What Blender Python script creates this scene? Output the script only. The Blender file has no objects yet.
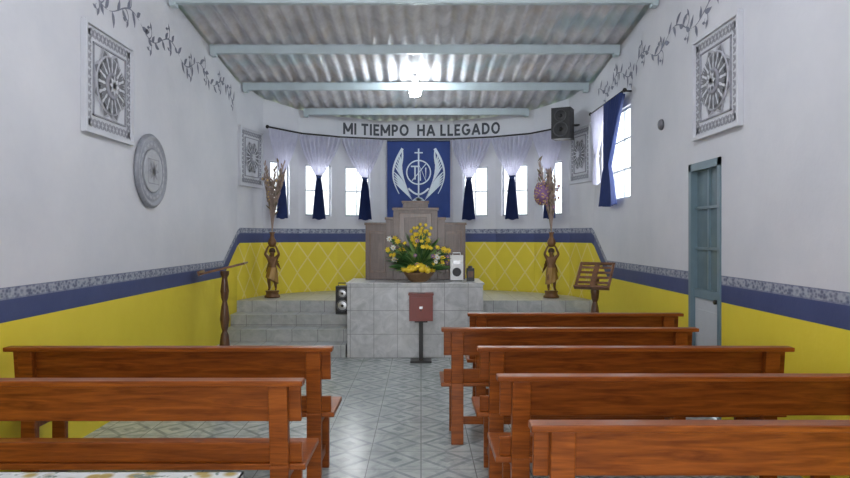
import bpy, bmesh, math, random
from mathutils import Vector, Matrix, Quaternion
random.seed(7)
S=bpy.context.scene
S.view_settings.view_transform='Standard'
S.view_settings.exposure=0.0
pi=math.pi

# ------------------------------------------------------------------ materials
class NT:
    def __init__(s,name):
        s.m=bpy.data.materials.new(name); s.m.use_nodes=True
        s.t=s.m.node_tree; s.b=s.t.nodes['Principled BSDF']; s.out=s.t.nodes['Material Output']
    def n(s,typ,**k):
        x=s.t.nodes.new(typ)
        for a,v in k.items(): setattr(x,a,v)
        return x
    def l(s,a,b): s.t.links.new(a,b)
    def put(s,inp,v):
        if hasattr(v,'is_output') or isinstance(v,bpy.types.NodeSocket): s.l(v,inp)
        else: inp.default_value=v
    def ma(s,op,a,b=0.0,c=0.0,clamp=False):
        x=s.n('ShaderNodeMath',operation=op); x.use_clamp=clamp
        s.put(x.inputs[0],a); s.put(x.inputs[1],b); s.put(x.inputs[2],c)
        return x.outputs[0]
    def mix(s,f,a,b):
        x=s.n('ShaderNodeMix',data_type='RGBA')
        s.put(x.inputs[0],f)
        s.put(x.inputs[6],a if isinstance(a,bpy.types.NodeSocket) else (*a,1))
        s.put(x.inputs[7],b if isinstance(b,bpy.types.NodeSocket) else (*b,1))
        return x.outputs[2]
    def tc(s,which='Object'):
        return s.n('ShaderNodeTexCoord').outputs[which]
    def mapping(s,v,scale=(1,1,1),rot=(0,0,0)):
        x=s.n('ShaderNodeMapping'); s.l(v,x.inputs[0]); x.inputs['Scale'].default_value=scale; x.inputs['Rotation'].default_value=rot
        return x.outputs[0]
    def noise(s,v,scale=5,detail=4,rough=.6,dist=0):
        x=s.n('ShaderNodeTexNoise'); s.l(v,x.inputs['Vector']); x.inputs['Scale'].default_value=scale
        x.inputs['Detail'].default_value=detail; x.inputs['Roughness'].default_value=rough; x.inputs['Distortion'].default_value=dist
        return x.outputs['Fac']
    def ramp(s,f,lo,hi):
        x=s.n('ShaderNodeMapRange'); s.put(x.inputs[0],f); x.inputs[1].default_value=lo; x.inputs[2].default_value=hi
        return x.outputs[0]
    def set(s,col=None,rough=None,metal=None,coat=None):
        if col is not None: s.put(s.b.inputs['Base Color'],col if isinstance(col,bpy.types.NodeSocket) else (*col,1))
        if rough is not None: s.put(s.b.inputs['Roughness'],rough)
        if metal is not None: s.put(s.b.inputs['Metallic'],metal)
        if coat: s.b.inputs['Coat Weight'].default_value=coat; s.b.inputs['Coat Roughness'].default_value=.2
        return s.m
    def bump(s,h,strength=.3,dist=.01):
        x=s.n('ShaderNodeBump'); x.inputs['Strength'].default_value=strength; x.inputs['Distance'].default_value=dist
        s.l(h,x.inputs['Height']); s.l(x.outputs[0],s.b.inputs['Normal'])

def plain(name,col,rough=.5,metal=0,var=.12,scale=12,coat=None):
    t=NT(name); o=t.tc()
    nz=t.noise(o,scale,3)
    c=t.mix(nz,tuple(max(0,x*(1-var)) for x in col),tuple(min(1,x*(1+var)) for x in col))
    return t.set(c,rough,metal,coat)

def wood(name,a,b,scale=(1.2,14,14),rough=.28,coat=.3,spec=.5):
    t=NT(name); o=t.mapping(t.tc(),scale)
    n1=t.noise(o,2.2,5,.6,1.2); n2=t.noise(t.mapping(t.tc(),(3,40,40)),3,3)
    f=t.ramp(t.ma('ADD',t.ma('MULTIPLY',n1,.75),t.ma('MULTIPLY',n2,.25)),.32,.68)
    t.set(t.mix(f,a,b),rough,0,coat)
    t.b.inputs['Specular IOR Level'].default_value=spec
    return t.m

M={}
M['pew']=wood('pew_varnished_wood',(.13,.026,.003),(.36,.095,.012),rough=.34,coat=None,spec=.32)
M['darkwood']=wood('dark_turned_wood',(.05,.02,.01),(.16,.07,.035),(14,14,1.5))
M['reredos']=wood('reredos_wood',(.075,.045,.034),(.17,.105,.083),(8,8,1.2),.4)
M['black']=plain('black_plastic',(.012,.012,.014),.4)
M['cone']=plain('speaker_cone_grey',(.06,.06,.065),.6)
M['silver']=plain('silver_ring',(.5,.5,.52),.3,.8)
M['white']=plain('white_enamel',(.75,.75,.75),.35,0,.04)
M['frame_w']=plain('white_plaster_relief',(.60,.61,.66),.6,0,.06)
M['grey_rel']=plain('grey_relief',(.27,.27,.31),.5,0,.35,40)
M['grey_mid']=plain('medallion_ground_grey',(.40,.40,.45),.6,0,.25,30)
M['grey_dk']=plain('dark_grey_relief',(.13,.13,.15),.5,0,.3,40)
M['stencil']=plain('vine_paint_grey',(.20,.21,.27),.7,0,.3,30)
M['letters']=plain('letter_paint',(.04,.045,.06),.6)
M['bluefab']=plain('royal_blue_fabric',(.014,.032,.14),.75,0,.3,6)
M['banner']=plain('banner_blue_fabric',(.02,.048,.20),.8,0,.25,4)
M['embroid']=plain('white_embroidery',(.66,.74,.82),.7,0,.05)
M['steel']=plain('beam_painted_steel',(.48,.56,.60),.5,.0,.22,3)
M['doorfr']=plain('door_frame_blue_grey',(.14,.21,.25),.45,0,.15,8)
M['doorpan']=plain('door_panel_grey',(.50,.53,.56),.5,0,.12,5)
M['winfr']=plain('window_frame_paint',(.42,.46,.50),.4)
M['redbox']=plain('red_box_paint',(.20,.035,.025),.4,0,.2,10)
M['iron']=plain('dark_iron',(.03,.028,.028),.45,.5)
M['gold']=plain('gold_leaf',(.75,.48,.10),.3,.8,.15)
M['bronze']=plain('bronze_gilt_resin',(.17,.085,.035),.38,.35,.45,25)
M['bronze2']=plain('dark_resin_hair',(.06,.03,.015),.45,.2)
M['leaf']=plain('leaf_green',(.045,.13,.03),.5,0,.5,15)
M['leaf2']=plain('leaf_light_green',(.16,.27,.07),.5,0,.4,15)
M['yel']=plain('yellow_petal',(.85,.62,.03),.5,0,.1)
M['wht']=plain('white_petal',(.80,.79,.72),.5,0,.05)
M['mauve']=plain('mauve_petal',(.30,.16,.33),.7,0,.3)
M['pampas']=plain('dried_pampas',(.36,.27,.23),.9,0,.3,20)
M['lemon']=plain('lemon_peel',(.85,.60,.03),.4,0,.1)
M['basket']=plain('wicker',(.22,.13,.06),.7,0,.4,60)
M['grey_rel2']=plain('pewter_relief',(.27,.28,.32),.4,.2,.3,25)
M['frame_w2']=plain('plaque_centre',(.40,.41,.45),.5,0,.2,20)
M['pew2']=wood('lectern_wood',(.10,.04,.02),(.24,.11,.05),(6,6,6))
M['gold2']=plain('gilt_drapery',(.32,.19,.06),.35,.4,.3,25); M['leaf3c']=plain('dried_leaf',(.20,.16,.10),.8,0,.3)

t=NT('window_glass'); tr=t.n('ShaderNodeBsdfTransparent'); gl=t.n('ShaderNodeBsdfGlossy'); gl.inputs['Roughness'].default_value=.05
mx=t.n('ShaderNodeMixShader'); mx.inputs[0].default_value=.07
t.l(tr.outputs[0],mx.inputs[1]); t.l(gl.outputs[0],mx.inputs[2]); t.l(mx.outputs[0],t.out.inputs[0]); M['glass']=t.m
t=NT('door_glass_tinted'); t.set(t.mix(t.noise(t.tc(),4,2),(.09,.14,.17),(.17,.24,.27)),.2); M['doorglass']=t.m
t=NT('sheer_lilac_fabric'); c=t.mix(t.noise(t.tc(),9,3),(.50,.50,.64),(.72,.72,.82))
df=t.n('ShaderNodeBsdfDiffuse'); tl=t.n('ShaderNodeBsdfTranslucent'); tp=t.n('ShaderNodeBsdfTransparent')
t.l(c,df.inputs[0]); t.l(c,tl.inputs[0])
m1=t.n('ShaderNodeMixShader'); m1.inputs[0].default_value=.35; t.l(df.outputs[0],m1.inputs[1]); t.l(tl.outputs[0],m1.inputs[2])
m2=t.n('ShaderNodeMixShader'); m2.inputs[0].default_value=.12; t.l(m1.outputs[0],m2.inputs[1]); t.l(tp.outputs[0],m2.inputs[2])
t.l(m2.outputs[0],t.out.inputs[0]); M['sheer']=t.m
t=NT('lamp_tube_glow'); t.b.inputs['Emission Color'].default_value=(.85,.95,1,1); t.b.inputs['Emission Strength'].default_value=40; M['glow']=t.m
t=NT('added_fill_tube_glow'); t.b.inputs['Emission Color'].default_value=(.95,.97,1,1); t.b.inputs['Emission Strength'].default_value=6; M['glow2']=t.m  # glow for the tubes of the added fill lamps

def wallmat(name,loz):
    t=NT(name); o=t.tc(); sp=t.n('ShaderNodeSeparateXYZ'); t.l(o,sp.inputs[0])
    uv=t.tc('UV'); su=t.n('ShaderNodeSeparateXYZ'); t.l(uv,su.inputs[0]); u=su.outputs[0]
    Y=sp.outputs[1]; Z=sp.outputs[2]
    rise=t.ma('MULTIPLY',t.ma('DIVIDE',t.ma('SUBTRACT',Y,8.55),.72,clamp=True),.44)
    zz=t.ma('SUBTRACT',Z,rise)
    base=t.mix(t.ramp(t.noise(o,1.1,5,.6),.3,.7),(.57,.58,.63),(.67,.67,.71))
    yel=t.mix(t.noise(o,2.5,3),(.70,.55,.025),(.80,.65,.05))
    if loz:
        a=t.ma('FRACT',t.ma('DIVIDE',t.ma('ADD',u,t.ma('MULTIPLY',Z,.75)),.36))
        b=t.ma('FRACT',t.ma('DIVIDE',t.ma('SUBTRACT',u,t.ma('MULTIPLY',Z,.75)),.36))
        la=t.ma('LESS_THAN',a,.075); lb=t.ma('LESS_THAN',b,.075)
        yel=t.mix(t.ma('MULTIPLY',t.ma('MAXIMUM',la,lb),.5),yel,(.85,.74,.42))
    blue=t.mix(t.noise(o,3,3),(.035,.052,.15),(.06,.08,.20))
    vo=t.n('ShaderNodeTexVoronoi'); t.l(t.mapping(uv,(34,44,1)),vo.inputs['Vector']); vo.inputs['Scale'].default_value=1
    wv=t.ma('SINE',t.ma('MULTIPLY',u,55))
    pf=t.ramp(t.ma('ADD',vo.outputs[0],t.ma('MULTIPLY',wv,.14)),.2,.75)
    pat=t.mix(pf,(.10,.115,.19),(.36,.38,.45))
    edge=t.ma('GREATER_THAN',t.ma('ABSOLUTE',t.ma('SUBTRACT',zz,1.19)),.030)
    pat=t.mix(t.ma('MULTIPLY',edge,.7),pat,(.15,.17,.26))
    c=t.mix(t.ma('LESS_THAN',zz,1.228),base,pat)
    c=t.mix(t.ma('LESS_THAN',zz,1.15),c,blue)
    c=t.mix(t.ma('LESS_THAN',zz,1.01),c,yel)
    t.set(c,.6)
    t.bump(t.noise(o,9,5,.7),.3,.012)
    return t.m
M['wall']=wallmat('wall_paint',False); M['wallz']=wallmat('apse_wall_paint',True)

def tilemat(name,c1,c2,grout,size,rough,motif=False):
    t=NT(name); uv=t.tc('UV'); s=t.n('ShaderNodeSeparateXYZ'); t.l(uv,s.inputs[0])
    fx=t.ma('ABSOLUTE',t.ma('SUBTRACT',t.ma('FRACT',t.ma('DIVIDE',s.outputs[0],size)),.5))
    fy=t.ma('ABSOLUTE',t.ma('SUBTRACT',t.ma('FRACT',t.ma('DIVIDE',s.outputs[1],size)),.5))
    g=t.ma('GREATER_THAN',t.ma('MAXIMUM',fx,fy),.5-.0035/size)
    nz=t.ramp(t.noise(uv,5,6,.65,1.5),.35,.68)
    c=t.mix(nz,c1,c2)
    if motif:
        d=t.ma('ADD',fx,fy); r1=t.ma('LESS_THAN',t.ma('ABSOLUTE',t.ma('SUBTRACT',d,.44)),.06)
        r2=t.ma('LESS_THAN',d,.15)
        c=t.mix(t.ma('MULTIPLY',t.ma('MAXIMUM',r1,r2),t.ma('MULTIPLY',t.noise(uv,7,3),1.1)),c,(.17,.20,.21))
    c=t.mix(g,c,grout)
    t.set(c,rough); return t.m
M['floor']=tilemat('floor_ceramic_tile',(.31,.35,.34),(.54,.57,.56),(.20,.21,.21),.36,.24,True)
M['tile']=tilemat('altar_ceramic_tile',(.42,.43,.44),(.64,.64,.65),(.24,.24,.25),.30,.28)
M['step']=tilemat('step_ceramic_tile',(.38,.40,.40),(.56,.57,.57),(.20,.20,.21),.34,.3)
t=NT('fibre_cement_sheet'); o=t.tc()
b=t.mix(t.ramp(t.noise(o,2.2,6,.65),.35,.65),(.48,.47,.51),(.74,.73,.77))
b=t.mix(t.ma('MULTIPLY',t.ramp(t.noise(t.mapping(o,(2.5,.8,1)),2,5,.6),.52,.7),.45),b,(.50,.40,.32))
b=t.mix(t.ma('MULTIPLY',t.ramp(t.noise(t.mapping(o,(1,1,1)),1.0,3,.5),.52,.66),.5),b,(.34,.52,.59))
t.set(b,.75); M['ceil']=t.m
t=NT('printed_tablecloth'); o=t.tc(); vo=t.n('ShaderNodeTexVoronoi'); t.l(o,vo.inputs['Vector']); vo.inputs['Scale'].default_value=14
f=t.ramp(vo.outputs[0],.25,.45); c=t.mix(f,(.35,.25,.06),(.62,.62,.60)); c=t.mix(t.ramp(t.noise(o,18,3),.55,.62),c,(.16,.2,.16)); t.set(c,.7); M['cloth']=t.m

# ------------------------------------------------------------------ mesh builder
ID=lambda x,y,z:(x,y,z)
class MB:
    def __init__(s): s.v=[];s.f=[];s.mi=[];s.sm=[];s.mats=[]
    def mid(s,m):
        if m not in s.mats: s.mats.append(m)
        return s.mats.index(m)
    def add(s,vs,fs,m,sm=False):
        o=len(s.v); s.v+= [tuple(v) for v in vs]; k=s.mid(m)
        for f in fs: s.f.append([i+o for i in f]); s.mi.append(k); s.sm.append(sm)
    def box(s,x0,x1,y0,y1,z0,z1,m,P=ID):
        vs=[P(x,y,z) for z in (z0,z1) for y in (y0,y1) for x in (x0,x1)]
        s.add(vs,[(0,2,3,1),(4,5,7,6),(0,1,5,4),(2,6,7,3),(0,4,6,2),(1,3,7,5)],m)
    def hexa(s,vs,m): s.add(vs,[(0,2,3,1),(4,5,7,6),(0,1,5,4),(2,6,7,3),(0,4,6,2),(1,3,7,5)],m)
    def lathe(s,prof,c,m,n=20,P=ID,axis='z',sm=True):
        vs=[];fs=[]
        for r,z in prof:
            for i in range(n):
                a=2*pi*i/n; p=(r*math.cos(a),r*math.sin(a),z)
                if axis=='y': p=(p[0],p[2],p[1])
                if axis=='x': p=(p[2],p[0],p[1])
                vs.append(P(c[0]+p[0],c[1]+p[1],c[2]+p[2]))
        for j in range(len(prof)-1):
            for i in range(n):
                k=(i+1)%n; fs.append((j*n+i,j*n+k,(j+1)*n+k,(j+1)*n+i))
        fs.append(tuple(range(n))); fs.append(tuple((len(prof)-1)*n+i for i in range(n)))
        s.add(vs,fs,m,sm)
    def sph(s,c,r,m,n=10,sc=(1,1,1),P=ID):
        prof=[(max(.02*r,r*math.sin(pi*j/n)),-r*math.cos(pi*j/n)*sc[2]) for j in range(n+1)]
        vs=[];fs=[];k=n+4
        for q,z in prof:
            for i in range(k):
                a=2*pi*i/k; vs.append(P(c[0]+q*sc[0]*math.cos(a),c[1]+q*sc[1]*math.sin(a),c[2]+z))
        for j in range(n):
            for i in range(k): fs.append((j*k+i,j*k+(i+1)%k,(j+1)*k+(i+1)%k,(j+1)*k+i))
        s.add(vs,fs,m,True)
    def tube(s,pts,rad,m,n=8,P=ID):
        pts=[Vector(p) for p in pts]; L=len(pts)
        if not hasattr(rad,'__len__'): rad=[rad]*L
        vs=[];fs=[]
        for i,p in enumerate(pts):
            d=(pts[min(i+1,L-1)]-pts[max(i-1,0)]).normalized()
            up=Vector((0,0,1)) if abs(d.z)<.9 else Vector((1,0,0))
            a=d.cross(up).normalized(); b=d.cross(a)
            for j in range(n):
                t=2*pi*j/n; vs.append(P(*(p+rad[i]*(math.cos(t)*a+math.sin(t)*b))))
        for i in range(L-1):
            for j in range(n): k=(j+1)%n; fs.append((i*n+j,i*n+k,(i+1)*n+k,(i+1)*n+j))
        fs.append(tuple(range(n))); fs.append(tuple((L-1)*n+j for j in range(n)))
        s.add(vs,fs,m,True)
    def ribbon(s,pts,w,m,P=ID,y=0.0):
        L=len(pts); vs=[];fs=[]
        if not hasattr(w,'__len__'): w=[w]*L
        for i,(x,z) in enumerate(pts):
            a=pts[max(i-1,0)]; b=pts[min(i+1,L-1)]; dx,dz=b[0]-a[0],b[1]-a[1]; q=math.hypot(dx,dz) or 1
            nx,nz=-dz/q*w[i]/2,dx/q*w[i]/2
            vs+= [P(x+nx,y,z+nz),P(x-nx,y,z-nz)]
        for i in range(L-1): fs.append((2*i,2*i+1,2*i+3,2*i+2))
        s.add(vs,fs,m)
    def petal(s,c,ang,ln,wd,m,P=ID,y=0.0,bend=0.0,n=7):
        pts=[];w=[]
        for i in range(n):
            t=i/(n-1); a=ang+bend*t
            pts.append((c[0]+ln*t*math.cos(a),c[1]+ln*t*math.sin(a))); w.append(max(.0005,wd*math.sin(pi*min(.98,max(.02,t**.8)))))
        s.ribbon(pts,w,m,P,y)
    def leaf3(s,p0,p1,wd,m,droop=.0,n=6):
        p0=Vector(p0);p1=Vector(p1);d=p1-p0; side=d.cross(Vector((0,0,1)))
        if side.length<1e-4: side=Vector((1,0,0))
        side.normalize(); q=Quaternion(d.normalized(),random.uniform(-1.2,1.2)); side=q@side
        vs=[];fs=[]
        for i in range(n+1):
            t=i/n; c=p0+d*t+Vector((0,0,-droop*t*t)); w=wd*.5*math.sin(pi*min(.97,max(.05,t)))
            vs+=[c+side*w,c-side*w]
        for i in range(n): fs.append((2*i,2*i+1,2*i+3,2*i+2))
        s.add(vs,fs,m,True)
    def build(s,name,origin=None,parent=None,bevel=0,uvf=None,recalc=True):
        V=[Vector(v) for v in s.v]
        if origin is None:
            lo=Vector([min(v[i] for v in V) for i in range(3)]); hi=Vector([max(v[i] for v in V) for i in range(3)])
            origin=Vector(((lo.x+hi.x)/2,(lo.y+hi.y)/2,lo.z))
        origin=Vector(origin); po=Vector(parent.location) if parent else Vector((0,0,0))
        me=bpy.data.meshes.new(name); me.from_pydata([tuple(v-origin) for v in V],[],s.f)
        for m in s.mats: me.materials.append(M[m])
        for i,p in enumerate(me.polygons): p.material_index=s.mi[i]; p.use_smooth=s.sm[i]
        me.update()
        if recalc:
            bm=bmesh.new(); bm.from_mesh(me); bmesh.ops.recalc_face_normals(bm,faces=bm.faces); bm.to_mesh(me); bm.free()
        uvl=me.uv_layers.new(name='UVMap')
        for p in me.polygons:
            n=p.normal; ax=max(range(3),key=lambda i:abs(n[i]))
            for li in p.loop_indices:
                w=me.vertices[me.loops[li].vertex_index].co+origin
                if uvf: uvl.data[li].uv=uvf(w)
                else: uvl.data[li].uv=((w.x,w.y) if ax==2 else (w.x,w.z) if ax==1 else (w.y,w.z))
        ob=bpy.data.objects.new(name,me); S.collection.objects.link(ob)
        ob.location=origin-po
        if parent: ob.parent=parent
        if bevel:
            b=ob.modifiers.new('bevel','BEVEL'); b.width=bevel; b.segments=2; b.limit_method='ANGLE'
        return ob
def empty(name,loc):
    e=bpy.data.objects.new(name,None); e.location=loc; e.empty_display_size=.1; S.collection.objects.link(e); return e

# ------------------------------------------------------------------ room shell
XL,XR=-2.6,2.45; YR=-1.6
ceilz=lambda y:3.88-.115*(y-8.0)
nodes=[(-2.6,9.2),(-2.42,9.95),(-1.98,10.5),(-1.4,10.87),(-.7,11.1),(.55,11.1),(1.25,10.87),(1.83,10.5),(2.27,9.95),(2.45,9.2)]
T=.14
def frame(a,b):
    a=Vector((a[0],a[1],0)); b=Vector((b[0],b[1],0)); U=(b-a).normalized(); N=Vector((U.y,-U.x,0))
    return (lambda x,y,z:tuple(a+U*x+N*y+Vector((0,0,z)))), (b-a).length
def wallseg(mb,P,L,openings,m):
    def blk(x0,x1,z0,z1):
        vs=[]
        for top in (0,1):
            for y in (-T,0):
                for x in (x0,x1):
                    w=P(x,y,0); zt=z1 if z1 is not None else ceilz(w[1])
                    vs.append((w[0],w[1],zt if top else z0))
        mb.hexa(vs,m)
    cur=0
    for (x0,x1,z0,z1) in openings:
        blk(cur,x0,0,None)
        if z0>0: blk(x0,x1,0,z0)
        blk(x0,x1,z1,None); cur=x1
    blk(cur,L,0,None)

PL,LL=frame((XL,YR),(XL,9.2))
PRw,LR=frame((XR,9.2),(XR,YR))
mb=MB(); wallseg(mb,PL,LL,[],'wall'); mb.build('wall_left',(0,0,0),uvf=lambda w:(w.y,w.z))
dy0,dy1=5.30,5.93; wy0,wy1=7.60,8.80
mb=MB(); wallseg(mb,PRw,LR,[(9.2-wy1,9.2-wy0,2.0,3.1),(9.2-dy1,9.2-dy0,0.0,2.2)],'wall'); mb.build('wall_right',(0,0,0),uvf=lambda w:(w.y,w.z))
cum=[0]
for i in range(len(nodes)-1): cum.append(cum[-1]+math.dist(nodes[i],nodes[i+1]))
def uvapse(w):
    best=None
    for i in range(len(nodes)-1):
        a=Vector(nodes[i]);b=Vector(nodes[i+1]);d=b-a;L=d.length;t=max(0,min(1,(Vector((w.x,w.y))-a).dot(d)/L/L))
        q=(Vector((w.x,w.y))-(a+d*t)).length
        if best is None or q<best[0]: best=(q,cum[i]+t*L)
    return (best[1],w.z)
mb=MB(); segs=[]
wins={1:(.14,.52),2:(.12,.58),3:(.13,.56),5:(.17,.60),6:(.11,.57),7:(.18,.56)}
for i in range(len(nodes)-1):
    P,L=frame(nodes[i],nodes[i+1]); segs.append((P,L))
    op=[(wins[i][0],wins[i][1],1.88,2.72)] if i in wins else []
    wallseg(mb,P,L,op,'wallz')
for i in range(1,len(nodes)-1):
    P0,L0=segs[i-1]; P1,L1=segs[i]; a=P0(L0,-T,0); b=P1(0,-T,0); c=nodes[i]
    zt=ceilz(c[1]); vs=[(c[0],c[1],0),(a[0],a[1],0),(b[0],b[1],0),(c[0],c[1],zt),(a[0],a[1],zt),(b[0],b[1],zt)]
    mb.add(vs,[(0,1,2),(3,4,5),(0,1,4,3),(1,2,5,4),(2,0,3,5)],'wallz')
mb.build('wall_back',(0,0,0),uvf=uvapse)
PB,LB=frame((XR,YR),(XL,YR))
mb=MB(); wallseg(mb,PB,LB,[(1.5,3.5,0,2.4)],'wall'); mb.build('wall_rear',(0,0,0),uvf=lambda w:(w.x,w.z))
mb=MB(); mb.box(XL-.15,XR+.15,YR-1.5,11.3,-.1,0,'floor'); mb.build('floor',(0,0,0))
mb=MB(); x0,x1=XL-.3,XR+.3; per=.177; nx=int((x1-x0)/per*8)
ys=[YR-.2,1.0,3.0,4.9,6.75,8.65,10.2,11.5]
for r in range(len(ys)-1):
    vs=[];fs=[];rows=2
    ya,yb=ys[r]-.12,ys[r+1]
    for j in range(rows+1):
        y=ya+(yb-ya)*j/rows
        for i in range(nx+1):
            x=x0+(x1-x0)*i/nx
            z=ceilz(y)+.040+.026*math.cos(2*pi*x/per)+.02*(1-j/rows)*(r>0)
            vs.append((x,y,z))
    for j in range(rows):
        for i in range(nx): a=j*(nx+1)+i; fs.append((a,a+1,a+nx+2,a+nx+1))
    mb.add(vs,fs,'ceil',True)
mb.build('ceiling',(0,0,0),recalc=False)
def half(y):
    if y<9.2: return XL,XR
    for i in range(4):
        a,b=nodes[i],nodes[i+1]
        if a[1]<=y<=b[1]:
            t=(y-a[1])/(b[1]-a[1]); l=a[0]+(b[0]-a[0])*t; return l,-.15-l
    return -1,1
for k,y in enumerate([2.8,5.4,6.7,8.0,9.32,10.5]):
    xl,xr=half(y+.05); mb=MB(); zt=ceilz(y)+.012; mb.box(xl+.01,xr-.01,y-.035,y+.035,zt-.10,zt,'steel')
    mb.box(xl+.01,xr-.01,y-.05,y+.05,zt-.012,zt,'steel')
    for xx in (xl+.02,xr-.08): mb.box(xx,xx+.06,y-.05,y+.05,zt-.13,zt-.1,'steel')
    mb.build('ceiling_beam')

wn=1
def window(P,x0,x1,z0,z1,nx,nz):
    global wn
    mb=MB(); f=.025
    mb.box(x0,x1,-.09,-.04,z0,z0+f,'winfr',P); mb.box(x0,x1,-.09,-.04,z1-f,z1,'winfr',P)
    mb.box(x0,x0+f,-.09,-.04,z0,z1,'winfr',P); mb.box(x1-f,x1,-.09,-.04,z0,z1,'winfr',P)
    for i in range(1,nx): x=x0+(x1-x0)*i/nx; mb.box(x-.009,x+.009,-.08,-.05,z0,z1,'winfr',P)
    for i in range(1,nz): z=z0+(z1-z0)*i/nz; mb.box(x0,x1,-.08,-.05,z-.009,z+.009,'winfr',P)
    mb.box(x0+f,x1-f,-.068,-.062,z0+f,z1-f,'glass',P)
    mb.build('window_%d'%wn); wn+=1
for i,(a,b) in wins.items(): window(segs[i][0],a,b,1.88,2.72,2,2)
window(PRw,9.2-wy1,9.2-wy0,2.0,3.1,3,3)
mb=MB(); P=PRw; a,b=9.2-dy1+.003,9.2-dy0-.003
mb.box(a,a+.05,-.13,.012,0,2.197,'doorfr',P); mb.box(b-.05,b,-.13,.012,0,2.197,'doorfr',P); mb.box(a,b,-.13,.012,2.13,2.197,'doorfr',P)
mb.box(a+.05,b-.05,-.07,-.03,0.02,1.02,'doorpan',P); mb.box(a+.11,b-.11,-.03,-.02,.12,.9,'doorpan',P)
mb.box(a+.05,b-.05,-.07,-.02,1.0,1.08,'doorfr',P); mb.box(a+.05,b-.05,-.06,-.05,1.08,2.14,'doorglass',P)
for zz in (1.44,1.8): mb.box(a+.05,b-.05,-.07,-.03,zz-.012,zz+.012,'doorfr',P)
mb.box((a+b)/2-.012,(a+b)/2+.012,-.07,-.03,1.08,2.14,'doorfr',P)
mb.lathe([(.012,0),(.012,.03),(.020,.03),(.020,.05)],(b-.09,-.03,1.0),'iron',12,P,'y')
mb.build('door_1')

# ------------------------------------------------------------------ platform, steps, altar
PZ=.64
def stepset(xa,xb):
    mb=MB()
    for i in range(3):
        y0=8.27+.295*i
        mb.box(xa,xb,y0,9.150,.16*i+.001,.16*(i+1)-.018,'step')
        mb.box(xa,xb,y0-.015,9.150,.16*(i+1)-.018,.16*(i+1),'step')
    mb.build('altar_stairs')
stepset(XL+.005,-.96); stepset(.81,XR-.005)
mb=MB(); pts=[(nodes[0][0]+.005,9.16)]+[(x*.998,y-.005) for x,y in nodes[:]]+[(nodes[-1][0]-.005,9.16)]
n=len(pts); vs=[(x,y,0.001) for x,y in pts]+[(x,y,PZ) for x,y in pts]
fs=[tuple(range(n)),tuple(range(n,2*n))]+[(i,(i+1)%n,n+(i+1)%n,n+i) for i in range(n)]
mb.add(vs,fs,'step'); mb.build('altar_platform')
mb=MB(); mb.box(-.94,.79,8.27,9.15,0.001,.93,'tile'); mb.box(-.955,.805,8.25,9.15,.93,.955,'tile'); mb.build('tiled_altar',bevel=.004)
mb=MB(); AT=.957; cx=-.075
def slab(x0,x1,y0,y1,z0,z1):
    mb.box(x0,x1,y0,y1,z0,z1,'reredos'); mb.box(x0-.015,x1+.015,y0-.015,y1+.002,z1-.03,z1+.004,'darkwood')
slab(cx-.68,cx-.36,8.84,9.10,AT,1.73); slab(cx+.36,cx+.68,8.84,9.10,AT,1.73)
slab(cx-.40,cx+.40,8.80,9.08,AT,1.80); slab(cx-.30,cx+.30,8.78,9.06,AT,1.93)
mb.box(cx-.17,cx+.17,8.76,9.06,1.93,2.02,'reredos'); mb.box(cx-.185,cx+.185,8.75,9.062,1.995,2.025,'darkwood')
mb.box(cx-.22,cx+.22,8.765,8.78,1.25,1.86,'darkwood'); mb.box(cx-.15,cx+.15,8.755,8.768,1.32,1.80,'reredos')
for xx in (cx-.52,cx+.52): mb.box(xx-.11,xx+.11,8.825,8.84,1.05,1.62,'darkwood'); mb.box(xx-.085,xx+.085,8.815,8.826,1.09,1.58,'reredos')
mb.build('wooden_reredos',bevel=.004)
def flower(mb,c,r,m,nrm):
    c=Vector(c); nrm=Vector(nrm).normalized(); a=nrm.orthogonal().normalized(); b=nrm.cross(a)
    for i in range(7):
        t=2*pi*i/7; d=(a*math.cos(t)+b*math.sin(t)); e=nrm.cross(d)
        p=[c,c+d*r*.5+e*r*.27+nrm*r*.25,c+d*r+nrm*r*.15,c+d*r*.5-e*r*.27+nrm*r*.25]
        mb.add(p,[(0,1,2,3)],m,True)
    mb.sph(c+nrm*r*.15,r*.22,'gold' if m=='wht' else 'lemon',5)
mb=MB(); bc=Vector((-.03,8.47,AT))
mb.lathe([(.10,0),(.13,.02),(.19,.10),(.205,.12),(.19,.125),(.16,.11)],(bc.x,bc.y,bc.z),'basket',24)
for i in range(50):
    a=random.uniform(0,2*pi); r=random.uniform(.02,.20); mb.sph(bc+Vector((r*math.cos(a)*1.1,r*math.sin(a)*.8-.03,.13+.07*(1-r/.2)+random.uniform(0,.03))),.036,'lemon',6,(1.1,1,1))
hub=bc+Vector((0,.03,.16)); YM=8.72
for i in range(280):
    a=random.uniform(0,2*pi); el=random.uniform(-.05,1.45)
    ln=random.uniform(.14,.33)*(1+.45*math.sin(el)**2); d=Vector((math.cos(a)*math.cos(el)*1.2,math.sin(a)*math.cos(el)*.5,math.sin(el)))
    s0=hub+d*ln*.45; e0=hub+d*(ln+.08); e0.y=min(e0.y,YM); s0.y=min(s0.y,YM)
    mb.leaf3(s0,e0,random.uniform(.025,.05),random.choice(['leaf','leaf','leaf2']),random.uniform(0,.06))
for i in range(48):
    a=random.uniform(0,2*pi); el=random.uniform(0,1.4); ln=random.uniform(.22,.36)*(1+.4*math.sin(el)**2)
    d=Vector((math.cos(a)*math.cos(el)*1.15,math.sin(a)*math.cos(el)*.5,math.sin(el))); p=hub+d*ln; p.y=min(p.y,YM-.03)
    mb.tube([hub,p],.004,'leaf',5); flower(mb,p,random.uniform(.03,.045),random.choice(['yel','yel','wht','yel','yel','mauve']),d+Vector((0,-.9,.1)))
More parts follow.
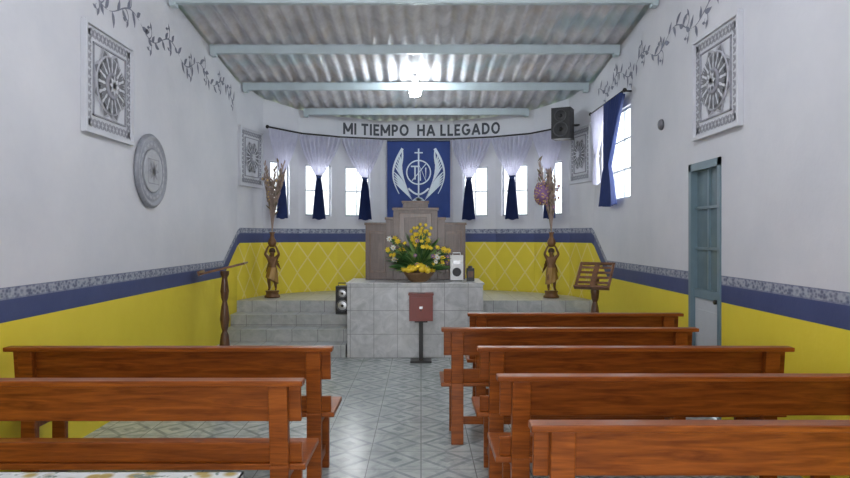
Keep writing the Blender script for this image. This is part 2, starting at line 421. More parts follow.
# tall yellow gladioli in the centre
for dx in (-.06,.0,.05,.10):
    tip=hub+Vector((dx*1.4,.02,.60-abs(dx-.02)*.8)); mb.tube([hub,tip],.006,'leaf',6)
    for k in range(7):
        q=hub.lerp(tip,.55+.45*k/6); flower(mb,q+Vector((.02*(-1)**k,-.02,0)),.045-.003*k,'yel',((-1)**k*.5,-1,.2))
for sx in (-1,1):
    for i in range(7):
        ex=hub+Vector((sx*random.uniform(.22,.40),random.uniform(-.05,.0),random.uniform(.12,.42)))
        mb.tube([hub,hub*.4+ex*.6+Vector((0,0,.04)),ex],.004,'leaf2',5); flower(mb,ex,.045,'yel' if i%3 else 'wht',(sx*.3,-1,.2))
        for k in range(5): q=hub.lerp(ex,.4+.12*k); mb.leaf3(q,q+Vector((sx*random.uniform(.02,.1),random.uniform(-.06,0),random.uniform(-.04,.08))),.03,'leaf')
mb.build('flower_arrangement',recalc=False)
# white tabletop radio / speaker box on the altar
mb=MB(); bx,by=.47,8.60
mb.box(bx-.085,bx+.085,by-.07,by+.07,AT+.012,AT+.34,'white'); mb.box(bx-.07,bx+.07,by-.055,by+.055,AT,AT+.014,'black')
mb.lathe([(.058,0),(.058,-.006),(.05,-.008),(.046,-.002),(.01,-.004)],(bx,by-.07,AT+.12),'cone',24,axis='y')
mb.box(bx-.05,bx+.05,by-.074,by-.07,AT+.22,AT+.27,'silver'); mb.tube([(bx-.05,by,AT+.34),(bx-.05,by,AT+.37),(bx+.05,by,AT+.37),(bx+.05,by,AT+.34)],.008,'white')
mb.build('white_tabletop_speaker',bevel=.015)
mb=MB(); mb.box(.60,.70,8.52,8.60,AT,AT+.17,'black'); mb.lathe([(.03,0),(.03,.02),(.02,.03)],(.65,8.56,AT+.17),'cone',14); mb.box(.615,.685,8.517,8.521,AT+.05,AT+.13,'darkwood'); mb.build('small_dark_lantern',bevel=.005)

def speaker(x0,x1,y0,y1,z0,z1,P=ID,ringm='silver'):
    mb=MB(); mb.box(x0,x1,y0,y1,z0,z1,'black',P); cxx=(x0+x1)/2; r=(x1-x0)*.40; h=z1-z0
    for zc,rr in ((z0+h*.30,r),(z0+h*.74,r*.8)):
        mb.lathe([(rr,.0),(rr,-.012),(rr*.88,-.012),(rr*.80,.0),(rr*.3,.004)],(cxx,y0-.001,zc),'cone',20,P,'y')
        mb.lathe([(rr*1.05,0),(rr*1.05,-.006)],(cxx,y0,zc),ringm,20,P,'y')
        mb.sph((cxx,y0-.008,zc),rr*.28,'black',6,P=P)
    return mb
mb=speaker(-1.17,-.985,8.90,9.07,.482,.86); mb.tube([(-1.14,8.98,.86),(-1.14,8.98,.90),(-1.02,8.98,.90),(-1.02,8.98,.86)],.008,'black'); mb.build('portable_speaker',bevel=.006)
ang=-.45
def PS(x,y,z):
    ca,sa=math.cos(ang),math.sin(ang); return (2.07+x*ca-y*sa,9.5+x*sa+y*ca,3.19+z)
mb=speaker(-.14,.14,-.12,.12,-.23,.22,PS,'black')
mb.tube([PS(0,.12,0),PS(.05,.20,0),PS(.2,.22,0)],.018,'iron'); mb.build('wall_speaker',bevel=.008)

# donation box
mb=MB(); x=0.0; y=8.02
mb.box(x-.145,x+.145,y-.09,y+.09,.51,.83,'redbox'); mb.box(x-.155,x+.155,y-.1,y+.1,.825,.845,'redbox')
mb.box(x-.05,x+.05,y-.02,y+.02,.845,.848,'black'); mb.box(x-.115,x+.115,y-.095,y-.09,.54,.80,'redbox')
mb.box(x-.02,x+.02,y-.101,y-.095,.66,.69,'silver'); mb.lathe([(.008,0),(.008,.008)],(x,y-.105,.64),'black',8,axis='y')
mb.box(x-.025,x+.025,y-.025,y+.025,.02,.51,'iron'); mb.box(x-.13,x+.13,y-.11,y+.11,0,.025,'iron'); mb.box(x-.08,x+.08,y-.06,y+.06,.49,.512,'iron')
mb.build('donation_box_stand',bevel=.003)

# lecterns
def lectern(x,y,yaw,tilt,zt,w=.50,d=.36):
    mb=MB()
    mb.lathe([(.05,.05),(.055,.10),(.035,.14),(.045,.20),(.06,.30),(.045,.42),(.028,.46),(.04,.50),(.055,.60),(.04,.74),(.026,.80),(.04,.84),(.05,.92),(.03,zt-.10),(.05,zt-.06),(.05,zt-.02)],(x,y,0),'darkwood',16)
    for k in range(4):
        a=yaw+pi/4+k*pi/2; mb.tube([(x,y,.12),(x+.12*math.cos(a),y+.12*math.sin(a),.08),(x+.20*math.cos(a),y+.20*math.sin(a),.02)],[.03,.025,.02],'darkwood',8)
    R=Matrix.Translation((x,y,zt))@Matrix.Rotation(yaw,4,'Z')@Matrix.Rotation(tilt,4,'X')
    P=lambda a,b,c:tuple(R@Vector((a,b,c)))
    mb.box(-w/2,w/2,-d/2,-d/2+.03,-.0,.022,'pew2',P); mb.box(-w/2,w/2,d/2-.03,d/2,0,.022,'pew2',P)
    mb.box(-w/2,-w/2+.03,-d/2,d/2,0,.022,'pew2',P); mb.box(w/2-.03,w/2,-d/2,d/2,0,.022,'pew2',P)
    mb.box(-.03,.03,-d/2,d/2,0,.018,'pew2',P)
    for k in range(1,5): yy=-d/2+d*k/5; mb.box(-w/2,w/2,yy-.015,yy+.015,.004,.016,'pew2',P)
    mb.box(-w/2,w/2,-d/2-.02,-d/2,-.005,.05,'pew2',P)
    mb.build('wooden_lectern',bevel=.003)
lectern(-2.25,7.45,-pi/2+.15,.24,1.17,.36,.50)
lectern(1.98,7.4,-.55,.85,1.10,.40,.36)

# pews
def pew(x0,x1,D):
    mb=MB(); m='pew'
    def P(x,y,z): return (x,y-max(0,(z-.45))*.10+.04,z)
    mb.box(x0,x1,D-.035,D+.045,.845,.872,m,P)
    mb.box(x0+.02,x1-.02,D+.03,D+.052,.66,.845,m,P)
    mb.box(x0+.02,x1-.02,D+.03,D+.052,.455,.555,m,P)
    mb.box(x0,x1,D+.05,D+.46,.425,.455,m)
    mb.box(x0+.1,x1-.1,D+.40,D+.42,.355,.425,m)
    for xp in (x0+.075,x1-.165):
        mb.box(xp,xp+.09,D-.02,D+.03,.455,.845,m,P); mb.box(xp,xp+.09,D+.02,D+.07,0.001,.456,m)
        mb.box(xp,xp+.09,D+.36,D+.40,0.001,.425,m)
        mb.box(xp+.02,xp+.07,D+.07,D+.36,.35,.425,m); mb.box(xp+.02,xp+.07,D+.07,D+.36,.10,.16,m)
    mb.box(x0+.165,x1-.165,D+.20,D+.225,.10,.16,m)
    mb.build('wooden_pew',bevel=.005)
for a,b,D in [(-2.54,-.54,3.98),(-2.54,-.555,3.07),(.41,2.30,5.72),(.15,2.04,4.80),(.345,2.27,3.98),(.37,2.30,3.17),(.395,2.30,2.36)]: pew(a,b,D)

mb=MB()
mb.box(-2.40,-.62,1.35,2.18,.715,.745,'pew')
for xx in (-2.34,-.74):
    for yy in (1.40,2.07): mb.box(xx,xx+.06,yy,yy+.06,0.001,.715,'pew')
mb.box(-2.42,-.60,1.33,2.20,.746,.752,'cloth')
mb.box(-2.42,-.60,2.195,2.20,.66,.752,'cloth'); mb.box(-.605,-.60,1.33,2.20,.66,.752,'cloth'); mb.box(-2.42,-.60,1.33,1.335,.66,.752,'cloth'); mb.box(-2.42,-2.415,1.33,2.20,.66,.752,'cloth')
mb.build('cloth_covered_table')

# wall pictures
def picture(P,xc,zc,w,h):
    mb=MB(); x0,x1,z0,z1=xc-w/2,xc+w/2,zc-h/2,zc+h/2
    mb.box(x0,x1,.002,.02,z0,z1,'frame_w',P)
    b=.03
    for q in ((x0,x1,z0,z0+b),(x0,x1,z1-b,z1),(x0,x0+b,z0+b,z1-b),(x1-b,x1,z0+b,z1-b)): mb.box(q[0],q[1],.02,.045,q[2],q[3],'frame_w',P)
    s=.085
    for side in range(4):
        n=12
        for i in range(n):
            t=(i+.5)/n
            if side<2: px=x0+.05+(w-.10)*t; pz=(z0+s) if side==0 else (z1-s)
            else: pz=z0+.05+(h-.10)*t; px=(x0+s) if side==2 else (x1-s)
            base=0 if side<2 else pi/2
            for a in (base+.9,base-.9,base+.9+pi,base-.9+pi): mb.petal((px,pz),a,.046,.026,'grey_rel' ,P,.024)
    b2=.145
    for q in ((x0+b2,x1-b2,z0+b2,z0+b2+.012),(x0+b2,x1-b2,z1-b2-.012,z1-b2),(x0+b2,x0+b2+.012,z0+b2,z1-b2),(x1-b2-.012,x1-b2,z0+b2,z1-b2)): mb.box(q[0],q[1],.02,.032,q[2],q[3],'grey_rel',P)
    R=min(w,h)*.31
    for k in range(8):
        a=2*pi*k/8+pi/8; mb.petal((xc+R*.68*math.cos(a),zc+R*.68*math.sin(a)),a,R*.46,R*.62,'grey_mid',P,.028)
        mb.petal((xc+R*.78*math.cos(a),zc+R*.78*math.sin(a)),a,R*.30,R*.30,'grey_dk',P,.030)
    mb.lathe([(R*.93,0),(R*.93,.012),(R*.88,.018),(R*.85,.008)],(xc,.02,zc),'grey_mid',32,P,'y')
    for k in range(16):
        a=2*pi*k/16; mb.petal((xc+R*.40*math.cos(a),zc+R*.40*math.sin(a)),a,R*.50,R*.19,'frame_w',P,.040)
        for dd in (-.09,.09): mb.petal((xc+R*.55*math.cos(a+dd),zc+R*.55*math.sin(a+dd)),a+dd,R*.36,R*.06,'grey_dk',P,.042)
    for k in range(16):
        a=2*pi*(k+.5)/16; mb.petal((xc+R*.3*math.cos(a),zc+R*.3*math.sin(a)),a,R*.58,R*.12,'grey_dk',P,.043)
    mb.lathe([(R*.42,0),(R*.42,.012),(R*.3,.02),(R*.3,.012)],(xc,.038,zc),'grey_rel',24,P,'y')
    for k in range(8): mb.petal((xc,zc),2*pi*k/8,R*.32,R*.15,'frame_w',P,.062)
    mb.build('medallion_wall_panel')
picture(PL,5.385-YR,2.79,.85,.87)
picture(PRw,9.2-5.36,2.83,.85,.88)
picture(segs[0][0],.375,2.70,.70,.86)
picture(segs[8][0],.39,2.75,.66,.84)
mb=MB(); cy=6.22-YR
mb.lathe([(.35,0),(.355,.02),(.335,.04),(.315,.04),(.30,.022),(.285,.03),(.22,.03),(.21,.02),(.02,.02)],(cy,.003,2.17),'grey_rel2',40,PL,'y')
for k in range(20): mb.petal((cy+.255*math.cos(k*pi/10),2.17+.255*math.sin(k*pi/10)),k*pi/10+pi/2,.06,.03,'grey_mid',PL,.036)
mb.lathe([(.21,.0),(.21,.012),(.19,.012)],(cy,.028,2.17),'frame_w2',32,PL,'y')
mb.ribbon([(cy-.12,2.05),(cy-.12,2.28),(cy+.12,2.28),(cy+.12,2.05),(cy-.12,2.05)],.012,'grey_rel',PL,.044)
for k in range(8): mb.petal((cy,2.17),k*pi/4,.11,.045,'grey_rel',PL,.045)
mb.build('round_wall_plaque')
mb=MB(); mb.lathe([(.055,0),(.055,.015),(.045,.03),(.015,.04)],(9.2-6.6,.002,2.68),'grey_dk',20,PRw,'y'); mb.build('wall_alarm_bell')

def vine(P,xa,xb,zc,name):
    mb=MB(); per=.9
    n=int((xb-xa)/.02); f=lambda x: zc+.075*math.sin(2*pi*x/per)
    q=xa
    while q<xb-.5:
        L=random.uniform(.42,.6); m_=int(L/.02)
        pts=[(q+L*i/m_,f(q+L*i/m_)) for i in range(m_+1)]
        mb.ribbon(pts,[.013*math.sin(pi*(.1+.8*i/m_)) for i in range(m_+1)],'stencil',P,.003)
        for j in range(6):
            x_=q+L*(j+.5)/6; a=random.uniform(.4,1.2)*(1 if j%2 else -1)
            mb.petal((x_,f(x_)),a,random.uniform(.09,.15),.05,'stencil',P,.0035,random.uniform(-.6,.6))
        for s in (1,-1):
            x_=q+L*random.uniform(.3,.8); sp=[]
            for i in range(22):
                t=i/21; a=-s*pi/2+s*t*5.0; r=.075*(1-t*.8); sp.append((x_+r*math.cos(a)+.03*t,f(x_)+s*.075+r*math.sin(a)))
            mb.ribbon(sp,[.013*(1-.6*i/21) for i in range(22)],'stencil',P,.004)
            mb.petal(sp[8],s*2.0,.08,.035,'stencil',P,.0045); mb.petal(sp[14],s*3.4,.06,.03,'stencil',P,.0045)
        q+=L+.03
    mb.build(name,recalc=False)
vine(PL,4.9-YR,9.2-YR,3.50,'painted_vine_border')
vine(PRw,9.2-9.0,9.2-5.0,3.50,'painted_vine_border')

# lettering
arc=lambda cx,cz,rx,rz,a0,a1,n=14:[(cx+rx*math.cos(a0+(a1-a0)*i/n),cz+rz*math.sin(a0+(a1-a0)*i/n)) for i in range(n+1)]
F={'M':(.9,[[(.08,0),(.08,1)],[(.08,.93),(.45,.25)],[(.45,.25),(.82,.93)],[(.82,1),(.82,0)]]),
'I':(.2,[[(.1,0),(.1,1)]]),'T':(.68,[[(0,.9),(.68,.9)],[(.34,.9),(.34,0)]]),
'E':(.58,[[(.1,0),(.1,1)],[(0.1,.9),(.58,.9)],[(.1,.5),(.52,.5)],[(0.1,.1),(.58,.1)]]),
'P':(.62,[[(.1,0),(.1,1)],[(.1,.9),(.3,.9)]+arc(.3,.67,.22,.23,pi/2,-pi/2)+[(.1,.44)]]),
'O':(.86,[arc(.43,.5,.34,.41,0,2*pi,26)]),
'H':(.74,[[(.1,0),(.1,1)],[(.64,0),(.64,1)],[(.1,.5),(.64,.5)]]),
'A':(.84,[[(.07,0),(.42,.96)],[(.42,.96),(.77,0)],[(.2,.3),(.64,.3)]]),
'L':(.54,[[(.1,0),(.1,1)],[(0.1,.1),(.54,.1)]]),
'G':(.82,[arc(.43,.5,.34,.41,.75,2*pi-.1,22),[(.45,.45),(.82,.45)]]),
'D':(.76,[[(.1,0),(.1,1)],[(.1,.9),(.3,.9)]+arc(.3,.5,.36,.40,pi/2,-pi/2)+[(.1,.1)]])}
txt='MI TIEMPO  HA LLEGADO'; pen=0; items=[]
for ch in txt:
    if ch==' ': pen+=.34; continue
    items.append((ch,pen)); pen+=F[ch][0]+.15
tot=pen-.15
def on_wall(s,off):
    for i in range(len(nodes)-1):
        if cum[i]<=s<=cum[i+1]+1e-6: return segs[i][0](s-cum[i],off,0)
s_mid=(cum[4]+cum[5])/2+.09; Wd=2.70; kx=Wd/tot; LH=.195
def PT(x,y,z):
    p=on_wall(s_mid-Wd/2+x*kx,.006+y); return (p[0],p[1],3.258+z*LH)
mb=MB()
for ch,px in items:
    for k,st in enumerate(F[ch][1]): mb.ribbon([(px+a,b) for a,b in st],.205,'letters',PT,.0006*k)
mb.build('wall_lettering',recalc=False)

# rod, curtains, banner
ins=[]; off=.13
for i,(x,y) in enumerate(nodes):
    if 1<=i<=8:
        a=Vector(nodes[i-1]);b=Vector(nodes[i]);c_=Vector(nodes[i+1]); d=((b-a).normalized()+(c_-b).normalized()).normalized(); nn=Vector((d.y,-d.x)); ins.append((x+nn.x*off,y+nn.y*off))
ins[0]=(ins[0][0],9.75); ins[-1]=(ins[-1][0],9.75)
RZ=3.17
def rodpt(X):
    for i in range(len(ins)-1):
        a,b=ins[i],ins[i+1]
        if a[0]<=X<=b[0]:
            t=(X-a[0])/(b[0]-a[0]); return Vector((X,a[1]+(b[1]-a[1])*t,0))
    e=ins[0] if X<ins[0][0] else ins[-1]
    return Vector((X,e[1],0))
mb=MB(); mb.tube([(a,b,RZ+.02) for a,b in ins],.014,'iron',8)
for a,b in (ins[0],ins[-1]): mb.sph((a,b,RZ+.02),.028,'iron',8)
for i in (2,4,5,3):
    P,L=segs[i]; w=P(.02,0,RZ); e=ins[i-1]; mb.tube([(e[0],e[1],RZ+.02),(w[0],w[1],RZ+.02)],.008,'iron',6)
mb.build('curtain_rod')
rods=[0]
for i in range(len(ins)-1): rods.append(rods[-1]+math.dist(ins[i],ins[i+1]))
def rod_s(X):
    p=rodpt(X)
    for i in range(len(ins)-1):
        if ins[i][0]<=X<=ins[i+1][0]: return rods[i]+math.dist(ins[i],(X,p.y))
    return 0 if X<0 else rods[-1]
def rodarc(s):
    s=max(0,min(rods[-1]-1e-4,s))
    for i in range(len(ins)-1):
        if rods[i]<=s<=rods[i+1]:
            t=(s-rods[i])/(rods[i+1]-rods[i]); a,b=Vector(ins[i]),Vector(ins[i+1]); p=a.lerp(b,t); d=(b-a).normalized(); return Vector((p.x,p.y,0)),Vector((d.y,-d.x,0))
def curtain(name,fn,ta,tb,knot,ztop,zk,zb,mtop,mtail,tailw=.20,amp=.028,pl=9,zsw=None,ex=1.4,kw=.035,ring=True):
    mb=MB(); R=34; C=pl*8; vs=[]; rowm=[]
    for r in range(R+1):
        z=ztop+(zb-ztop)*r/R
        if z>zk:
            t=(ztop-z)/(ztop-zk); e=t**ex; a=ta+(knot-kw-ta)*e; b=tb+(knot+kw-tb)*e; am=amp*(1-.35*t)
        else:
            t=(zk-z)/(zk-zb); w=kw+(tailw/2-kw)*(t**.7); a=knot-w; b=knot+w; am=amp*(.65+.3*t)
        rowm.append(mtail if z<(zsw if zsw else zk+.06) else mtop)
        for c in range(C+1):
            u=c/C; s=a+(b-a)*u; p,n=fn(s); q=p+n*(.0+am*math.sin(2*pi*pl*u+.4*math.sin(5*u)+r*.03))
            vs.append((q.x,q.y,z+(.01*math.sin(9*u) if r==R else 0)))
    for m in set(rowm):
        fs=[]
        for r in range(R):
            if rowm[r]==m:
                for c in range(C): a=r*(C+1)+c; fs.append((a,a+1,a+C+2,a+C+1))
        mb.add(vs,fs,m,True)
    p,n=fn(knot)
    if ring: mb.lathe([(.035,-.02),(.045,0),(.035,.02)],(p.x,p.y,zk),mtail,12)
    o=mb.build(name,recalc=False)
    bm=bmesh.new(); bm.from_mesh(o.data); bmesh.ops.delete(bm,geom=[v for v in bm.verts if not v.link_faces],context='VERTS'); bm.to_mesh(o.data); bm.free()
kn=[-2.14,-1.66,-.94,.80,1.48,1.98]
sk=[rod_s(x) for x in kn]
spans=[(rods[0]+.02,(sk[0]+sk[1])/2),((sk[0]+sk[1])/2,(sk[1]+sk[2])/2),((sk[1]+sk[2])/2,rod_s(-.64)),(rod_s(.50),(sk[3]+sk[4])/2),((sk[3]+sk[4])/2,(sk[4]+sk[5])/2),((sk[4]+sk[5])/2,rods[-1]-.02)]
for s,(a,b) in zip(sk,spans): curtain('tied_curtain',rodarc,a,b,s,RZ,2.50,1.82,'sheer','bluefab',tailw=.23)
def rs(s): return Vector((XR-.10,s,0)),Vector((-1,0,0))
mb=MB(); mb.tube([(XR-.10,7.5,3.235),(XR-.10,9.0,3.235)],.013,'iron'); mb.tube([(XR-.1,7.55,3.235),(XR-.003,7.55,3.235)],.01,'iron'); mb.tube([(XR-.1,8.95,3.235),(XR-.003,8.95,3.235)],.01,'iron')
mb.sph((XR-.1,7.5,3.235),.025,'iron'); mb.sph((XR-.1,9.0,3.235),.025,'iron'); mb.build('curtain_rod')
curtain('tied_curtain',rs,7.55,8.28,8.20,3.215,2.42,1.93,'bluefab','bluefab',.62,.05,7,ex=.9,kw=.10)
curtain('tied_curtain',rs,8.30,8.95,8.72,3.215,2.62,2.25,'sheer','sheer',.26,.03,8)

mb=MB(); cx=-.04; y0=10.94; bw=.53; zt,zb=3.155,1.86
vs=[];fs=[];nxx=30
for j in range(13):
    z=zt+(zb-zt)*j/12
    for i in range(nxx+1):
        x=cx-bw+2*bw*i/nxx; vs.append((x,y0+.006*math.sin(i*.8)*(.3+j/12),z))
for j in range(12):
    for i in range(nxx): a=j*(nxx+1)+i; fs.append((a,a+1,a+nxx+2,a+nxx+1))
mb.add(vs,fs,'banner',True); mb.tube([(cx-bw,y0,RZ-.02),(cx+bw,y0,RZ-.02)],.010,'iron')
P=lambda x,y,z:(cx+x,y0-.012-y,2.60+z)
ring=lambda r,n=40:[(r*math.cos(2*pi*i/n),r*math.sin(2*pi*i/n)) for i in range(n+1)]
mb.ribbon([(a,b+.02) for a,b in ring(.20)],.022,'embroid',P)
mb.ribbon([(0,.42),(0,-.40)],.026,'embroid',P,.001); mb.ribbon([(-.07,.35),(.07,.35)],.022,'embroid',P,.001)
mb.ribbon([(-.17+.34*i/12,-.30-.10*math.sin(pi*i/12)+.05) for i in range(13)],.03,'embroid',P,.001)
mb.ribbon([(-.13,.12),(.02,.12)],.025,'embroid',P,.002); mb.ribbon([(-.06,.12),(-.06,-.10)],.025,'embroid',P,.002)
mb.ribbon([(.03,-.12),(.03,.10),(.12,-.12),(.12,.10)],.022,'embroid',P,.002)
mb.ribbon([(-.11,-.12),(.12,.16)],.014,'embroid',P,.002)
for sx in (-1,1):
    lead=[(sx*(.24+.19*math.sin(pi*(.15+.8*i/16))),-.34+.76*i/16) for i in range(17)]
    for k in range(11):
        t=k/10; p=lead[int(4+12*t)]; q=(sx*(.06+.20*t),-.42+.46*t)
        L=math.dist(p,q); mb.petal(p,math.atan2(q[1]-p[1],q[0]-p[0]),L,.032,'embroid',P,.001+.0004*k,sx*.12)
    mb.ribbon(lead,[.012+.035*i/16 for i in range(17)],'embroid',P,.008)
for i in range(7): mb.petal((0,-.40),-pi/2+(i-3)*.35,.12,.035,'embroid',P,.001)
mb.build('embroidered_banner',recalc=False)

# statues
def statue(x,y,mir,seed,tall):
    random.seed(seed)
    e=empty('angel_statue_with_vase',(x,y,PZ+.002)); z0=PZ+.002
    mb=MB(); mb.lathe([(.115,0),(.115,.025),(.095,.04),(.09,.075),(.10,.085),(.10,.10)],(x,y,z0),'bronze',20); mb.build('pedestal',parent=e)
    zb=z0+.10
    J={'pel':(0,0,.31),'wai':(.005*mir,0,.365),'che':(0,.0,.44),'nek':(0,0,.505),'hd':(0,-.005,.545),'hd2':(0,-.005,.585),
       'hl':(-.038,0,.295),'kl':(-.046,-.035,.17),'al':(-.042,.005,.035),'tl':(-.046,-.045,.012),
       'hr':(.038,0,.295),'kr':(.044,-.01,.165),'ar':(.05,.01,.035),'tr':(.058,-.045,.012),
       'sl':(-.062,0,.485),'el':(-.105,-.02,.54),'wl':(-.065,-.02,.635),'fl':(-.045,-.015,.67),
       'sr':(.062,0,.485),'er':(.105,-.02,.54),'wr':(.065,-.02,.635),'fr':(.045,-.015,.67)}
    Rr={'pel':.056,'wai':.048,'che':.060,'nek':.022,'hd':.038,'hd2':.034,'hl':.042,'kl':.030,'al':.018,'tl':.015,'hr':.042,'kr':.030,'ar':.018,'tr':.015,
        'sl':.028,'el':.021,'wl':.014,'fl':.014,'sr':.028,'er':.021,'wr':.014,'fr':.014}
    E=[('pel','wai'),('wai','che'),('che','nek'),('nek','hd'),('hd','hd2'),('pel','hl'),('hl','kl'),('kl','al'),('al','tl'),('pel','hr'),('hr','kr'),('kr','ar'),('ar','tr'),
       ('che','sl'),('sl','el'),('el','wl'),('wl','fl'),('che','sr'),('sr','er'),('er','wr'),('wr','fr')]
    ks=list(J); me=bpy.data.meshes.new('body'); me.from_pydata([J[k] for k in ks],[(ks.index(a),ks.index(b)) for a,b in E],[])
    me.materials.append(M['bronze'])
    ob=bpy.data.objects.new('body',me); S.collection.objects.link(ob); ob.parent=e; ob.location=(0,0,.10)
    sk_=ob.modifiers.new('skin','SKIN'); sk_.use_smooth_shade=True
    for i,k in enumerate(ks):
        d=me.skin_vertices[0].data[i]; d.radius=(Rr[k],Rr[k]); d.use_root=(k=='pel')
    sb=ob.modifiers.new('sub','SUBSURF'); sb.levels=2; sb.render_levels=2
    mb=MB(); h=(x,y-.005,zb+.575)
    mb.sph((h[0],h[1]+.012,h[2]+.012),.042,'bronze2',8)
    for k in range(7): a=k/6*pi; mb.sph((h[0]+.036*math.cos(a),h[1]-.004,h[2]+.010+.036*math.sin(a)),.014,'bronze2',5)
    mb.sph((h[0],h[1]-.036,h[2]-.012),.007,'bronze',5,(1,1.3,1.3))
    for sx in (-1,1): mb.sph((h[0]+sx*.013,h[1]-.031,h[2]-.002),.004,'bronze2',5); mb.sph((h[0]+sx*.038,h[1]+.002,h[2]-.008),.008,'bronze',5)
    mb.box(h[0]-.010,h[0]+.010,h[1]-.036,h[1]-.031,h[2]-.027,h[2]-.024,'bronze2')
    mb.build('head_details',parent=e)
    mb=MB(); vs=[];fs=[];n=40
    for j in range(9):
        t=j/8; zz=zb+.345-.20*t
        for i in range(n):
            a=2*pi*i/n; r=(.062+.026*t)*(1+.08*math.sin(7*a+3*t)); vs.append((x+r*1.05*math.cos(a),y+r*.85*math.sin(a)-.01*t,zz-.05*t*math.sin(a+1)*mir))
    for j in range(8):
        for i in range(n): k=(i+1)%n; fs.append((j*n+i,j*n+k,(j+1)*n+k,(j+1)*n+i))
    mb.add(vs,fs,'gold2',True); mb.build('drapery',parent=e)
    mb=MB()
    for sx in (-1,1):
        for k in range(6):
            mb.leaf3((x+sx*.02,y+.055,zb+.46),(x+sx*(.06+.012*k),y+.075,zb+.53-.055*k),.04,'bronze')
    mb.build('wings',parent=e)
    mb=MB(); zv=zb+.645
    mb.lathe([(.03,0),(.045,.01),(.062,.05),(.06,.09),(.032,.14),(.028,.19),(.045,.22),(.040,.22),(.024,.19)],(x,y-.01,zv),'bronze',20)
    mb.build('vase',parent=e)
    mb=MB(); top=Vector((x,y-.01,zv+.20)); out=1 if x>0 else -1
    for k in range(20):
        dx=random.uniform(-.24,.14)*out; dy=random.uniform(-.16,.04); L=random.uniform(.66,1.0)*tall
        pts=[top+Vector((dx*(i/11)**1.5,dy*(i/11)**1.5,L*i/11)) for i in range(12)]
        mb.tube(pts,[.008-.004*i/11 for i in range(12)],'pampas',5)
        kind=k%4
        if kind<2:
            for i in range(40):
                t=.50+.50*i/40; p=top+Vector((dx*t**1.5,dy*t**1.5,L*t)); a=random.uniform(0,2*pi)
                mb.leaf3(p,p+Vector((math.cos(a)*.03,math.sin(a)*.03,.06)),.022,'pampas',.0,3)
        elif kind==2:
            for i in range(5):
                q=pts[6+i%6]+Vector((random.uniform(-.03,.03),random.uniform(-.03,.03),random.uniform(-.02,.03))); flower(mb,q,.034,'mauve' if out>0 else 'pampas',(random.uniform(-1,1),-1,.2))
        else:
            for i in range(4,12): mb.leaf3(pts[i],pts[i]+Vector((random.uniform(-.08,.08),random.uniform(-.05,.03),.08)),.03,'leaf3c')
    if out>0:
        hc=top+Vector((-.16,-.08,.58)); mb.tube([top,top+Vector((-.05,-.03,.3)),hc],.006,'leaf3c',6)
        for i in range(170):
            d=Vector((random.gauss(0,1),random.gauss(0,1),random.gauss(0,1))).normalized(); flower(mb,hc+Vector((d.x*.10,d.y*.10,d.z*.16)),.034,'mauve',d)
        mb.sph(hc,.09,'mauve',8,(1,1,1.5))
    mb.build('dried_branches',parent=e,recalc=False)
statue(-2.20,9.62,1,3,1.08); statue(1.92,9.58,-1,5,1.06)

# lamps
mb=MB(); c=Vector((-.08,9.02,ceilz(9.02)))
mb.tube([tuple(c+Vector((0,0,.03))),tuple(c+Vector((0,0,-.03)))],.008,'iron',8)
mb.lathe([(.055,-.02),(.055,-.04),(.035,-.06),(.032,-.10)],c,'white',16)
sp=[]
for i in range(70):
    t=i/69; a=t*2*pi*3.5; r=.055+.02*math.sin(pi*t); sp.append(c+Vector((r*math.cos(a),r*math.sin(a),-.11-.16*t)))
mb.tube(sp,.016,'glow',8); mb.build('spiral_light_bulb')
def light(kind,name,loc,en,col=(1,1,1),size=.3,sy=None,rot=(0,0,0)):
    l=bpy.data.lights.new(name,kind); l.energy=en; l.color=col
    if kind=='AREA':
        l.size=size
        if sy: l.shape='RECTANGLE'; l.size_y=sy
    elif kind=='POINT': l.shadow_soft_size=size
    o=bpy.data.objects.new(name,l); o.location=loc; o.rotation_euler=rot; S.collection.objects.link(o); return o
light('POINT','bulb_light',tuple(c+Vector((0,0,-.19))),85,(.85,.95,1),.09)
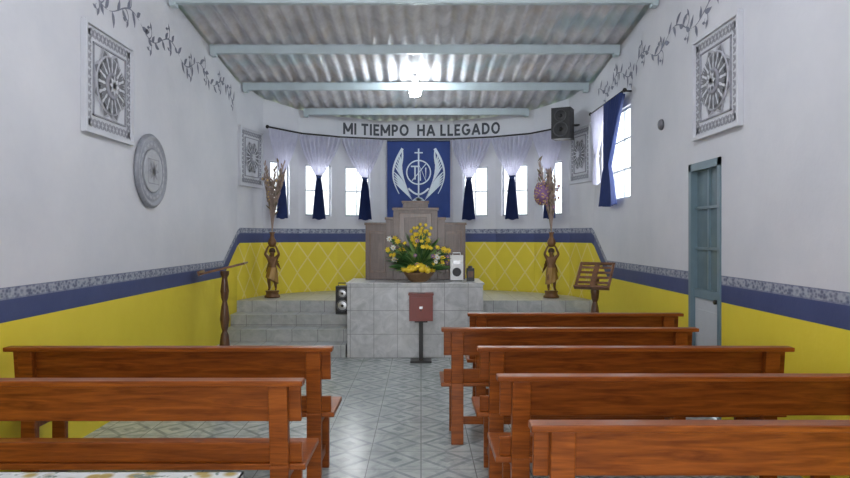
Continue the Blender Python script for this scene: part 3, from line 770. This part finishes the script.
for y in (.6,4.2):  # added fill fixtures, out of view, put in to brighten the room
    zc=ceilz(y)-.30
    mb=MB(); mb.box(-.7,.6,y-.06,y+.06,zc,zc+.05,'white'); mb.tube([(-.65,y-.03,zc-.02),(.55,y-.03,zc-.02)],.014,'glow2'); mb.tube([(-.65,y+.03,zc-.02),(.55,y+.03,zc-.02)],.014,'glow2')
    for xx in (-.6,.5): mb.tube([(xx,y,zc+.05),(xx,y,ceilz(y)+.01)],.005,'iron')
    mb.build('added_fill_lamp')
    for xx in (-.55,-.05,.45): light('POINT','added_fill_light',(xx,y,zc-.14),31,(.95,.96,1),.12)  # added fill along the tubes, lights walls and ceiling
light('AREA','entrance_daylight',(-.05,YR-.4,1.5),120,(.92,.95,1),2.0,2.2,(pi/2,0,0))
for i,(a,b) in wins.items():
    P,L=segs[i]; p=P((a+b)/2,-.22,2.3); q=P((a+b)/2,1,2.1); d=Vector(q)-Vector(p)
    light('AREA','window_daylight',p,12,(.97,.98,1),.45,.85,d.to_track_quat('-Z','Y').to_euler())
light('AREA','window_daylight',(XR+.25,8.2,2.55),35,(.95,.98,1),1.2,1.1,(pi/2,0,pi/2))

w=bpy.data.worlds.new('sky'); S.world=w; w.use_nodes=True; nt=w.node_tree; bg=nt.nodes['Background']
tc=nt.nodes.new('ShaderNodeTexCoord'); sx=nt.nodes.new('ShaderNodeSeparateXYZ'); cr=nt.nodes.new('ShaderNodeValToRGB')
nt.links.new(tc.outputs['Generated'],sx.inputs[0]); nt.links.new(sx.outputs[2],cr.inputs[0]); nt.links.new(cr.outputs[0],bg.inputs[0])
cr.color_ramp.elements[0].position=0; cr.color_ramp.elements[0].color=(.35,.42,.30,1)
cr.color_ramp.elements[1].position=.06; cr.color_ramp.elements[1].color=(.92,.97,1,1)
bg.inputs[1].default_value=2.2

cam=bpy.data.cameras.new('camera'); co=bpy.data.objects.new('camera',cam); S.collection.objects.link(co)
co.location=(0,0,1.55); co.rotation_euler=(pi/2,0,0); cam.sensor_width=36; cam.lens=650/850*36
cam.shift_x=4/850; cam.shift_y=-3/850; cam.clip_start=.05; S.camera=co
